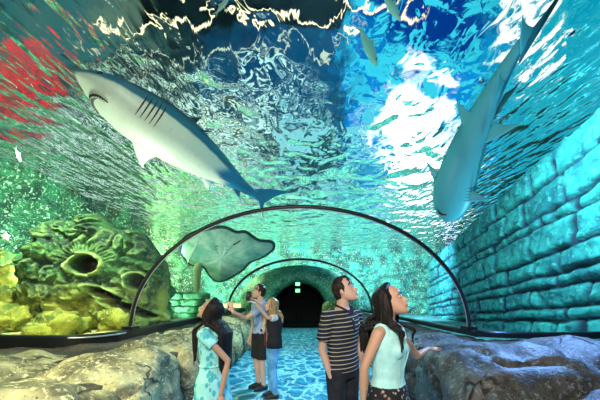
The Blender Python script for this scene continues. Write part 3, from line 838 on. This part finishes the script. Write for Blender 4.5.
def person(label, pos, yaw, H, female, head_yaw, head_pitch, armL, armR, skin, outfit, hair, extras=None, legs=None, lean=0.0):
    s = H/1.75; root = empty('person', pos, yaw-PI/2); inv = Matrix.Rotation(-(yaw-PI/2), 4, 'Z') @ Matrix.Translation(-V(pos))
    L = lambda p: inv @ V(p)
    J = lambda x, y, z: V((x*s, y*s, z*s))
    sw, hw = (.165,.165) if female else (.205,.165)
    rings = [(.84,hw*.80,.10),(.92,hw,.118 if female else .11),(1.0,hw*.95,.11),(1.08,(.122 if female else .145),.092),(1.18,(.128 if female else .155),.098),
             (1.28,(.145 if female else .172),(.118 if female else .112)),(1.37,(.155 if female else .18),.098),(1.42,sw*.80,.078),(1.455,.09,.062),(1.48,.055,.055)]
    body = bmesh.new()
    def torso(bm, z0, z1, inf, flare=0.0):
        rr = []
        zs = sorted({z0, z1, *[r[0] for r in rings if z0 < r[0] < z1]})
        for z in zs:
            a, b = interp(rings, z); yo = lean*(z-.95)
            g = inf+flare*max(0, (1.0-z))
            rr.append((J(0, yo, z), V((a+g,0,0))*s, V((0,b+g,0))*s))
        ring_loft(bm, rr, 24)
    torso(body, .84, 1.48, 0)
    yo = lean*.47
    hc = J(0, yo+.02, 1.625)
    tube(body, [J(0,yo-.01,1.43), J(0,yo+.0,1.50), hc+V((0,-.01,-.05))*s], [.058*s,.050*s if female else .057*s,.052*s], 12)
    # head
    hr = Matrix.Rotation(head_yaw, 3, 'Z') @ Matrix.Rotation(head_pitch, 3, 'X')
    HX = lambda p: hc + hr @ (V(p)*s)
    rr = [(HX((0,(f+b)/2,z)), hr @ V((w_,0,0))*s, hr @ V((0,(f-b)/2,0))*s) for z, w_, f, b in HEAD]
    ring_loft(body, rr, 24)
    tube(body, [HX((0,.082,.012)), HX((0,.098,-.012)), HX((0,.112,-.034)), HX((0,.092,-.046))], [.006*s,.009*s,.013*s,.008*s], 8)
    tube(body, [HX((-.018,.090,-.066)), HX((0,.098,-.064)), HX((.018,.090,-.066))], .008*s, 8)
    ellip(body, HX((0,.085,-.105)), (.020*s,.016*s,.014*s), 10)
    for q in (-1,1):
        ellip(body, HX((q*.071,-.006,-.012)), (.008*s,.018*s,.030*s), 10, hr)
        ellip(body, HX((q*.036,.078,.024)), (.026*s,.012*s,.009*s), 10, hr)
    # arms
    wr = {}
    for sd, arm in ((-1, armL), (1, armR)):                      # sd -1 = the person's left
        sh = J(sd*sw, yo*.95, 1.405)
        if arm is None: el, ha, nv = J(sd*(sw+.05), yo*.6-.02, 1.12), J(sd*(sw+.06), yo*.3+.05, .87), V((sd,0,0))
        else: el, ha, nv = L(arm[0]), L(arm[1]), (inv.to_3x3() @ V(arm[2]))
        k = .88 if female else 1.0
        tube(body, [sh+V((-sd*.05,0,.01))*s, sh, sh.lerp(el,.45), el, el.lerp(ha,.35), ha], [.050*s*k,.052*s*k,.043*s*k,.036*s*k,.036*s*k,.024*s*k], 12)
        dd = (ha-el).normalized() if arm is None or len(arm) < 4 else inv.to_3x3() @ V(arm[3])
        hand(body, ha+dd*.012*s, dd, nv, s*(.93 if female else 1.02), arm[4] if arm and len(arm) > 4 else .35, thumb=(arm[5] if arm and len(arm) > 5 else sd))
        wr[sd] = (sh, el, ha)
    # legs
    lg = {}
    for sd in (-1,1):
        o2 = legs[0 if sd < 0 else 1] if legs else (0,0)
        hp = J(sd*.088, 0, .90); kn = J(sd*.10+o2[0]*.5, .02+o2[1]*.5, .49); an = J(sd*.10+o2[0], o2[1]-.01, .085)
        k = 1.0
        tube(body, [hp, hp.lerp(kn,.4), kn, kn.lerp(an,.35), an], [.088*s,.076*s,.054*s,.052*s,.036*s], 14)
        tube(body, [an+V((0,-.02,-.03))*s, an+V((0,.05,-.045))*s, an+V((0,.13,-.055))*s], [.038*s,.038*s,.03*s], 10, .75)
        lg[sd] = (hp, kn, an)
    remesh(build('body', body, skin, root), .0075, 2, .5)
    # face
    for q in (-1,1):
        bm = bmesh.new(); ellip(bm, HX((q*.031,.0805,.004)), (.013*s,.008*s,.0075*s), 12, hr); e = build('eye', bm, EW, root)
        bm = bmesh.new(); ellip(bm, HX((q*.031,.0870,.0045)), (.0062*s,.0035*s,.0065*s), 10, hr); build('iris', bm, IR, e)
        bm = bmesh.new(); tube(bm, [HX((q*.014,.092,.026)), HX((q*.032,.091,.033)), HX((q*.05,.078,.027))], [.0035*s,.004*s,.002*s], 6); build('eyebrow', bm, hair['mat'], root)
    bm = bmesh.new()
    tube(bm, [HX((-.024,.088,-.066)), HX((-.008,.1005,-.0625)), HX((0,.1015,-.064)), HX((.008,.1005,-.0625)), HX((.024,.088,-.066))], [.002*s,.0045*s,.004*s,.0045*s,.002*s], 8)
    tube(bm, [HX((-.020,.088,-.071)), HX((0,.1005,-.0735)), HX((.020,.088,-.071))], [.002*s,.005*s,.002*s], 8)
    build('lips', bm, LP if female else LPM, root)
    ctx = dict(s=s, J=J, HX=HX, hr=hr, hc=hc, wr=wr, lg=lg, root=root, torso=torso, L=L, yo=yo, sw=sw, rings=rings)
    outfit(ctx); hair['fn'](ctx)
    if extras: extras(ctx)
    tag(root, label, 'person'); return ctx
EW = mat('eye_white', (.7,.7,.68), .3); IR = mat('iris_dark', (.02,.012,.008), .2)
LP = mat('lips_red', (.45,.10,.09), .5); LPM = mat('lips_pale', (.42,.20,.15), .5)
def sleeve(bm, c, sd, frac, inf, drop=0):
    sh, el, ha = c['wr'][sd]; s = c['s']
    e = sh.lerp(el, frac) if frac <= 1 else el.lerp(ha, frac-1)
    pts = [sh+V((-sd*.07,0,.0))*s, sh, sh.lerp(e,.5), e] if frac <= 1 else [sh+V((-sd*.07,0,0))*s, sh, sh.lerp(el,.5), el, e]
    tube(bm, pts, [(.056+inf)*s]*2+[(.052+inf+.004)*s]*(len(pts)-2), 14, caps=False)
def shoes(c, m, h=.0):
    s = c['s']
    for sd in (-1,1):
        an = c['lg'][sd][2]; bm = bmesh.new()
        tube(bm, [an+V((0,-.045,-.04))*s, an+V((0,.02,-.03))*s, an+V((0,.09,-.045))*s, an+V((0,.155,-.055))*s], [.042*s,.046*s,.045*s,.034*s], 12, .8)
        sh = remesh(build('shoe', bm, m, c['root']), .009, 2)
        b2 = bmesh.new(); tube(b2, [an+V((0,-.06,-.075))*s, an+V((0,.06,-.075))*s, an+V((0,.17,-.075))*s], [.038*s,.045*s,.034*s], 12, .22)
        build('sole', b2, SOLE, sh)
SOLE = mat('shoe_sole', (.03,.03,.03), .7)
def trousers(c, m, upto=1.0, inf=.012, name='trousers', wb=1.02):
    s = c['s']; bm = bmesh.new(); c['torso'](bm, .84, wb, inf)
    for sd in (-1,1):
        hp, kn, an = c['lg'][sd]
        pts = [hp+V((0,0,.02)), hp.lerp(kn,.4), kn, kn.lerp(an,.35), kn.lerp(an,.97)]; rad = [.094*s,.080*s,.060*s,.058*s,.045*s]
        if upto < 1: pts = [hp+V((0,0,.02)), hp.lerp(kn,.45), hp.lerp(kn,upto*1.9)]; rad = [.098*s,.094*s,.092*s]
        tube(bm, pts, [r+inf*s*.5 for r in rad], 16, caps=False)
    return remesh(build(name, bm, m, c['root']), .010, 3)
# ---- hair
def hair_mat(name, a, b):
    def f(t):
        o = coord(t); n_ = tnoise(t, mapping(t, o, (60,60,6)), 1.0, 3, .6); return mix(t, n_.step(.35,.7), a, b), n_
    return mat(name, rough=.5, fn=f, spec=.3)
def short_hair(c):
    s = c['s']; HX = c['HX']; hr = c['hr']; bm = bmesh.new()
    ellip(bm, HX((0,-.020,.034)), (.080*s,.094*s,.096*s), 24, hr)
    ellip(bm, HX((0,-.050,-.01)), (.070*s,.060*s,.075*s), 20, hr)
    rnd = random.Random(3)
    for k in range(60):
        a = rnd.uniform(-1.1,1.1); y = rnd.uniform(-.06,.075); x = math.sin(a)*.066; z = .034+math.sqrt(max(.0,1-(x/.08)**2-((y+.02)/.094)**2))*.094
        tube(bm, [HX((x,y,z-.008)), HX((x*1.02,y+.010,z+.008)), HX((x*1.05,y+.024,z+.012+.012*max(0,y/.08)))], [.009*s,.007*s,.003*s], 6)
    for q in (-1,1): tube(bm, [HX((q*.072,.012,.03)), HX((q*.071,.014,-.005)), HX((q*.069,.016,-.025))], [.010*s,.008*s,.004*s], 6)
    remesh(build('hair', bm, c['hm'], c['root']), .006, 1)
def long_hair(drop, wav, front=45, seed=1, width=1.0, fwd=.0, vol=.0, part=.0):
    def f(c):
        s = c['s']; HX = c['HX']; hr = c['hr']; bm = bmesh.new(); rnd = random.Random(seed)
        ellip(bm, HX((0,-.024,.034)), (.084*s,.096*s,.097*s), 24, hr)
        ellip(bm, HX((0,-.045,-.03)), (.076*s,.066*s,.085*s), 20, hr)
        nk = HX((0,-.07,-.06)); bk = c['J'](0, c['yo']-.15, 1.40)
        tube(bm, [nk, bk.lerp(nk,.5)+V((0,-.02,.02)), bk, bk+V((0,0,-max(.02,drop-.22)*s))], [.085*s,.10*s,.115*s,.09*s], 16, .32, up=V((1,0,0)) if False else V((0,0,1)))
        for k in range(64):
            a = math.radians(lerp(front, 360-front, (k%32+.5*(k//32))/32)); lay = k//32
            sx, cy = math.sin(a), math.cos(a)
            top = HX((part+sx*.02, .02+cy*.02, .122)); p1 = HX((sx*(.076+.012*lay), cy*.088-.012, .075)); p2 = HX((sx*(.086+.010*lay+vol), cy*.098-.014, .01))
            p3 = HX((sx*(.090+.012*lay+vol), cy*.098-.022, -.06)); ln = drop*rnd.uniform(.86,1.05)
            pts = [top, p1, p2, p3]; base = p3
            for q in range(1, 8):
                t = q/7; w_ = wav*math.sin(t*9+k*1.3)*t**.5
                sh = c['J'](0,c['yo'],1.42)
                out = V((sx, cy, 0))*(.022*t*width)
                pb = V((base.x*(1-.15*t), lerp(base.y, min(base.y, -.02*s) if cy < .2 else base.y+fwd, t), base.z-ln*t))
                # ride over back / shoulders
                if pb.z < sh.z+.03*s:
                    lim = (.125+.02*lay)*s
                    if pb.y < 0 or cy < .2: pb.y = min(pb.y, -lim+sh.y)
                    else: pb.y = max(pb.y, lim+sh.y)
                pts.append(pb+out*s+V((w_*cy, w_*sx, 0)))
            tube(bm, spline(pts, 2), [(.017 if q < 14 else .017-.0016*(q-13))*s for q in range(21)], 7)
        remesh(build('hair', bm, c['hm'], c['root']), .0065, 1, .4)
    return f
skinA = mat('skin_tan', (.50,.27,.17), .5, fn=None); skinB = mat('skin_fair', (.68,.40,.30), .5); skinC = mat('skin_olive', (.56,.31,.20), .5)
hd = hair_mat('hair_black', (.003,.002,.002), (.016,.009,.007)); hb = hair_mat('hair_brown', (.006,.004,.003), (.035,.02,.012)); hy = hair_mat('hair_blonde', (.25,.14,.06), (.65,.45,.25))
def fab(name, a, b=None, sc=8, lo=.45, hi=.55, rough=.85):
    def f(t):
        o = coord(t); n_ = tnoise(t, o, sc, 4, .6)
        w_ = tnoise(t, o, 5, 3, .5)
        return mix(t, n_.step(lo, hi), a, b or a), w_
    return mat(name, rough=rough, fn=f)
def folds(o, st=.012, sc=.12):
    tx = bpy.data.textures.get('folds') or bpy.data.textures.new('folds', 'CLOUDS'); tx.noise_scale = .09
    d = o.modifiers.new('d', 'DISPLACE'); d.texture = tx; d.strength = st; d.mid_level = .5; d.texture_coords = 'LOCAL'
    return o
# D: man in striped polo -------------------------------------------------------
def stripes(t):
    o = coord(t); x, y, z = sep(t, o); n_ = tnoise(t, o, 3, 2)
    k = ((z+x*.10+(n_-.5)*.03)*27).fract(); k = 1.0-(k-.5).abs().step(.07,.12)
    return mix(t, k, (.010,.012,.022), (.50,.45,.36)), tnoise(t, o, 6, 3)
polo = mat('striped_polo', rough=.85, fn=stripes); navy = fab('navy_collar', (.012,.014,.026)); jean = fab('dark_jeans', (.010,.011,.016), (.016,.018,.026))
def outfitD(c):
    s = c['s']; J = c['J']; bm = bmesh.new(); c['torso'](bm, .90, 1.45, .018)
    for sd in (-1,1): sleeve(bm, c, sd, .72, .006)
    p = folds(remesh(build('polo_shirt', bm, polo, c['root']), .010, 3))
    bm = bmesh.new(); yo = c['yo']
    pts = [J(.014,yo+.092,1.428), J(.056,yo+.055,1.462), J(.068,yo-.005,1.485), J(.036,yo-.055,1.495), J(-.036,yo-.055,1.495), J(-.068,yo-.005,1.485), J(-.056,yo+.055,1.462), J(-.014,yo+.092,1.428)]
    tube(bm, spline(pts, 3), .021*s, 8, .4); build('collar', bm, navy, p)
    bm = bmesh.new(); tube(bm, [J(0,yo+.118,1.37), J(0,yo+.130,1.33), J(0,yo+.136,1.28)], .016*s, 8, .3); build('placket', bm, navy, p)
    for z in (1.37,1.32):
        bm = bmesh.new(); ellip(bm, J(0,yo+.131 if z < 1.35 else yo+.124,z), (.006*s,.004*s,.006*s), 8); build('button', bm, teeth, p)
    bm = bmesh.new(); ellip(bm, J(-.09,yo+.118,1.33), (.010*s,.003*s,.008*s), 8); build('chest_emblem', bm, teeth, p)
    trousers(c, jean); shoes(c, mat('black_shoe', (.015,.015,.016), .5))
Dp = (.40,2.82,0)
def mk(c_mat, fn): return dict(mat=c_mat, fn=lambda c: (c.__setitem__('hm', c_mat), fn(c)))
person('man in a dark polo with thin pale stripes, hand in pocket', Dp, math.radians(-48), 1.80, False,
       math.radians(22), math.radians(20), None, (P(322,350,2.72), P(331,377,2.70), (-1,-.2,0), (.12,.25,-1), .5), skinB, outfitD, mk(hb, short_hair))
# E: woman aqua blouse ---------------------------------------------------------
aqua = fab('aqua_blouse', (.42,.80,.76), (.50,.86,.82), 20); skirtm = None
def flor(t):
    o = coord(t); v = tvor(t, o, 34, 'F1'); n_ = tnoise(t, o, 16, 2)
    c_ = mix(t, 1.0-v.step(.25,.38), (.010,.010,.014), (.45,.38,.30)); return mix(t, n_.step(.58,.62)*(1.0-v.step(.2,.3)), c_, (.45,.12,.10)), None
skirtm = mat('dark_floral_cotton', rough=.85, fn=flor)
def outfitE(c):
    s = c['s']; J = c['J']; yo = c['yo']; bm = bmesh.new(); c['torso'](bm, 1.0, 1.435, .014)
    for sd in (-1,1):
        sh = c['wr'][sd][0]; tube(bm, [sh+V((-sd*.09,0,.012))*s, sh+V((-sd*.03,0,.012))*s], [.052*s,.058*s], 12, caps=False)
        ellip(bm, J(sd*.062,yo+.075,1.275), (.062*s,.062*s,.060*s), 14)
    p = folds(remesh(build('blouse', bm, aqua, c['root']), .009, 3), .010)
    bm = bmesh.new()
    for sd in (-1,1):
        tube(bm, spline([J(sd*.012,yo+.118,1.365), J(sd*.052,yo+.085,1.425), J(sd*.072,yo+.01,1.468), J(sd*.03,yo-.06,1.475)], 4), .016*s, 8, .45)
    build('collar', bm, aqua, p)
    bm = bmesh.new()
    tube(bm, [J(0,yo+.125,1.36), J(0,yo+.150,1.27), J(0,yo+.118,1.15), J(0,yo+.11,1.02)], .012*s, 8, .3); build('placket', bm, aqua, p)
    bm = bmesh.new(); c['torso'](bm, .62 if False else .84, 1.03, .022)
    rr = [(J(0,0,z), V((a,0,0))*s, V((0,b,0))*s) for z, a, b in ((.50,.24,.20),(.66,.225,.185),(.80,.205,.165),(.93,.195,.145),(1.03,.158,.122))]
    ring_loft(bm, rr, 28); folds(remesh(build('skirt', bm, skirtm, c['root']), .011, 3), .02)
    shoes(c, mat('tan_sandal', (.25,.15,.08), .6))
Ep = (.62,2.12,0)
handE = P(430,346,2.62)
person('woman in a sleeveless aqua blouse with dark wavy hair, hand on the boulder', Ep, math.radians(-38), 1.70, True,
       math.radians(6), math.radians(21),
       (P(417,356,2.45), P(428,349,2.60), (0,0,1), (.85,.50,.02), .12, 1), (P(364,368,1.98), P(363,402,2.0), (-1,-.2,0)), skinC, outfitE, mk(hd, long_hair(.27,.009,74,2,1.1,.0,.006)))
# A: girl turquoise dress ------------------------------------------------------
def leafy(t):
    o = coord(t); v = tvor(t, mapping(t, o, (1,1,.6)), 22, 'F1'); n_ = tnoise(t, o, 9, 3)
    c_ = mix(t, v.step(.28,.42), (.06,.48,.52), (.34,.80,.78)); return mix(t, n_.step(.55,.62)*.7, c_, (.02,.35,.42)), None
turq = mat('turquoise_print', rough=.8, fn=leafy)
def outfitA(c):
    s = c['s']; J = c['J']; bm = bmesh.new(); c['torso'](bm, .84, 1.44, .016)
    for sd in (-1,1): sleeve(bm, c, sd, .42, .012)
    rr = [(J(0,0,z), V((a,0,0))*s, V((0,b,0))*s) for z, a, b in ((.46,.26,.23),(.62,.24,.20),(.80,.21,.17),(.95,.19,.14),(1.08,.145,.112))]
    ring_loft(bm, rr, 28); folds(remesh(build('dress', bm, turq, c['root']), .010, 3), .018)
    bm = bmesh.new(); tube(bm, [J(.145*math.cos(a),.112*math.sin(a),1.085) for a in [2*PI*k/24 for k in range(25)]], .012*s, 6, caps=False); build('waistband', bm, turq, c['root'])
    shoes(c, mat('white_shoe', (.6,.6,.6), .6))
person('girl in a turquoise print dress with long straight dark hair, face tipped up', (-.80,2.75,0), math.radians(165), 1.60, True,
       math.radians(8), math.radians(30), (P(228,361,2.62), P(221,394,2.56), (0,-1,0)), None, skinA, outfitA, mk(hd, long_hair(.46,.003,70,4,.6)))
# C: woman black vest, jeans ----------------------------------------------------
blue = fab('pale_blue_jeans', (.08,.30,.62), (.16,.45,.80), 5); vest = fab('black_vest', (.012,.010,.014)); white = fab('white_top', (.72,.70,.72)); redf = fab('dark_red_lining', (.22,.02,.03))
scarf = fab('beige_scarf', (.55,.42,.28), (.70,.60,.45), 25)
def phone(c, sd=-1):
    p = c['ph']; r = empty_part(c)
def outfitC(c):
    s = c['s']; J = c['J']; yo = c['yo']
    bm = bmesh.new(); c['torso'](bm, .95, 1.44, .012)
    for sd in (-1,1): sleeve(bm, c, sd, .62, .004)
    t_ = remesh(build('white_top', bm, white, c['root']), .010, 3); t_['label'] = 'short-sleeved white top'
    bm = bmesh.new()
    for sd in (-1,1):
        rr = []
        for z, a, b in ((.88,.155,.135),(1.0,.155,.13),(1.12,.14,.118),(1.28,.155,.135),(1.38,.155,.118),(1.44,.10,.085)):
            rr.append((J(sd*.028,yo*.6-.012,z), V((a,0,0))*s, V((0,b,0))*s))
        k = bmesh.new(); ring_loft(k, rr, 24); bmesh.ops.delete(k, geom=[v for v in k.verts if v.co.x*sd < .045*s and v.co.y > .02*s], context='VERTS')
        me = bpy.data.meshes.new('t'); k.to_mesh(me); k.free(); bm.from_mesh(me); bpy.data.meshes.remove(me)
    v = build('vest', bm, vest, c['root']); m = v.modifiers.new('s', 'SOLIDIFY'); m.thickness = .014; m.offset = 1; m.use_rim = True
    bm = bmesh.new()
    for sd in (-1,1): tube(bm, [J(sd*.055,yo+.12,1.42), J(sd*.062,yo+.142,1.27), J(sd*.05,yo+.135,1.1), J(sd*.055,yo+.14,.90)], .014*s, 6, .5)
    build('vest_lining', bm, redf, v)
    bm = bmesh.new(); tube(bm, spline([J(.03,yo+.15,1.16), J(.05,yo+.14,1.32), J(.085,yo+.05,1.46), J(0,yo-.075,1.485), J(-.085,yo+.05,1.46), J(-.05,yo+.15,1.34), J(-.02,yo+.15,1.22)], 4), .028*s, 10, .6)
    build('scarf', bm, scarf, c['root'])
    trousers(c, blue, name='jeans'); shoes(c, mat('dark_boot', (.02,.018,.018), .6))
def make_phone(p, rz, ry, label):
    r = empty('smartphone', p, rz); r.rotation_euler = (0, ry, rz)
    bm = bmesh.new(); box(bm, (0,0,0), (.036,.005,.072)); bmesh.ops.bevel(bm, geom=bm.edges[:], offset=.003, segments=2, affect='EDGES'); build('phone_case', bm, mat('phone_case', (.03,.03,.035), .4), r)
    bm = bmesh.new(); box(bm, (0,.0055,0), (.032,.0008,.065)); build('screen', bm, mat('phone_screen', (.2,.3,.35), .1, emit=(.4,.7,.8), estr=.4), r, False)
    bm = bmesh.new(); ellip(bm, V((.022,-.006,.055)), (.007,.003,.007), 10); build('camera_lens', bm, IR, r)
    tag(r, label, 'phone'); return r
Cp = (-.44,4.85,0)
person('blonde woman in a black vest and light blue jeans raising a phone to the left', Cp, math.radians(200), 1.60, True,
       math.radians(-6), math.radians(12), (P(268,318,4.62), P(256,304,4.55), (0,0,1), (-.8,-.1,.45), .7), (P(270,312,5.12), P(255,300,5.0), (0,0,1), (-.8,-.1,.3), .7), skinB, outfitC, mk(hy, long_hair(.22,.008,52,6)))
make_phone(P(248.5,296,4.72), .1, .15, 'dark smartphone held up by the blonde woman')
# B: man light blue tee -----------------------------------------------------------
tee = fab('light_blue_tee', (.30,.42,.68), (.36,.48,.74)); shorts = fab('black_shorts', (.010,.010,.012))
def outfitB(c):
    bm = bmesh.new(); c['torso'](bm, .93, 1.45, .016)
    for sd in (-1,1): sleeve(bm, c, sd, .7, .008)
    folds(remesh(build('t_shirt', bm, tee, c['root']), .010, 3))
    s = c['s']; J = c['J']; yo = c['yo']
    bm = bmesh.new(); tube(bm, [J(.068*math.cos(a),yo+.066*math.sin(a),1.468+.012*-math.sin(a)) for a in [2*PI*k/20 for k in range(21)]], .009*s, 6, caps=False); build('neckband', bm, tee, c['root'])
    trousers(c, shorts, .5, .016, 'shorts'); shoes(c, mat('black_trainer', (.02,.02,.022), .5))
person('tall man in a light blue t-shirt and black shorts, arm raised', (-.70,5.3,0), math.radians(215), 1.84, False,
       math.radians(-20), math.radians(14), (P(246,318,4.95), P(233,312,4.75), (.3,-1,0), (-.25,-.1,.9), .3), None, skinB, outfitB, mk(hb, short_hair))

# ================================================================== LIGHTS
def light(kind, name, loc, target, energy, color, size=.5, spot=1.2, blend=.6):
    l = bpy.data.lights.new(name, kind); l.energy = energy; l.color = color
    if kind == 'AREA': l.size = size
    if kind == 'SPOT': l.spot_size = spot; l.spot_blend = blend; l.shadow_soft_size = size
    if kind == 'POINT': l.shadow_soft_size = size
    o = bpy.data.objects.new(name, l); C.objects.link(o); o.location = loc
    if target is not None: o.rotation_euler = (V(target)-V(loc)).to_track_quat('-Z','Y').to_euler()
    return o
light('AREA', 'added_front_fill', (-.3,-1.0,3.0), (.1,4,1.0), 130, (1,.88,.76), .7)  # unseen fill added above and behind the camera to light the visitors
light('SPOT', 'added_reef_spot', (-4.6,4.4,4.9), (-4.8,6.6,1.6), 1000, (.9,1,.62), .15, 1.6)  # no fixture here; added to brighten the carved head and reef
light('SPOT', 'added_left_tank_spot', (-4.0,8,2.4), (-9,10,4.0), 3200, (.6,1,.72), .2, 2.6)  # added unseen, brightens the left wall and its reflection in the water
light('SPOT', 'added_right_tank_spot', (3.8,6,5.2), (8.0,10,2.5), 1500, (.35,.95,1), .2, 2.4)  # added unseen, brightens the block wall
light('SPOT', 'added_far_left_spot', (-5,15,4.5), (-4,25,3.0), 8500, (.75,1,.5), .3, 2.6)  # unseen, added so the left of the back wall reads brighter
light('SPOT', 'added_far_right_spot', (4,15,4.5), (4,25,3.0), 8500, (.45,.85,1), .3, 2.6)  # unseen, added to lift the right of the back wall
light('SPOT', 'added_belly_spot_left', (-3.6,5.3,1.4), (-2,4.4,4), 420, (.95,1,.86), .2, 1.9)  # unseen spot added to whiten the large shark belly
light('SPOT', 'added_ray_spot', (-3.8,8.2,1.2), (-2.4,9.3,2.3), 110, (.85,1,.9), .2, 2.0)  # unseen spot added to brighten the underside of the stingray
light('SPOT', 'added_belly_spot_right', (4.3,5.3,1.4), (3,5,4), 190, (.35,.95,1), .2, 1.9)  # unseen spot added below the slender shark
light('SPOT', 'added_ledge_spot_left', (-2.4,2.0,3.0), (-3.3,3.2,.9), 340, (1,.95,.52), .2, 2.5)  # unseen spot added for the yellow cast on the left boulders
light('SPOT', 'added_ledge_spot_right', (3.3,4.2,2.9), (3.0,3.5,1.0), 520, (.20,.42,1), .2, 2.5)  # unseen spot added to turn the right boulder tops blue
light('SPOT', 'walkway_light', (.2,7,3.1), (0,6.5,0), 420, (.45,.88,1), .3, 2.5)
light('SPOT', 'added_tunnel_mouth_spot', (.0,12.5,3.1), (0,13.5,0), 220, (.5,1,.85), .3, 2.5)  # unseen spot added to brighten the tunnel mouth
light('POINT', 'green_lamp', (-7.4,7.8,3.2), None, 90, (.05,1,.25), .1)
# ================================================================== CAMERA
cam = bpy.data.cameras.new('camera'); cam.sensor_width = 36; cam.lens = 18; cam.shift_y = (CY-200)/600; cam.clip_start = .05
co = bpy.data.objects.new('camera', cam); C.objects.link(co); co.location = (0,0,EYE); co.rotation_euler = (PI/2,0,0); S.camera = co
S.view_settings.view_transform = 'Standard'; S.view_settings.look = 'None'; S.view_settings.gamma = 1; S.view_settings.exposure = .35
S.view_settings.use_curve_mapping = False
S.cycles.max_bounces = 10; S.cycles.transparent_max_bounces = 12; S.cycles.transmission_bounces = 8
S.cycles.sample_clamp_indirect = 6; S.cycles.use_denoising = True
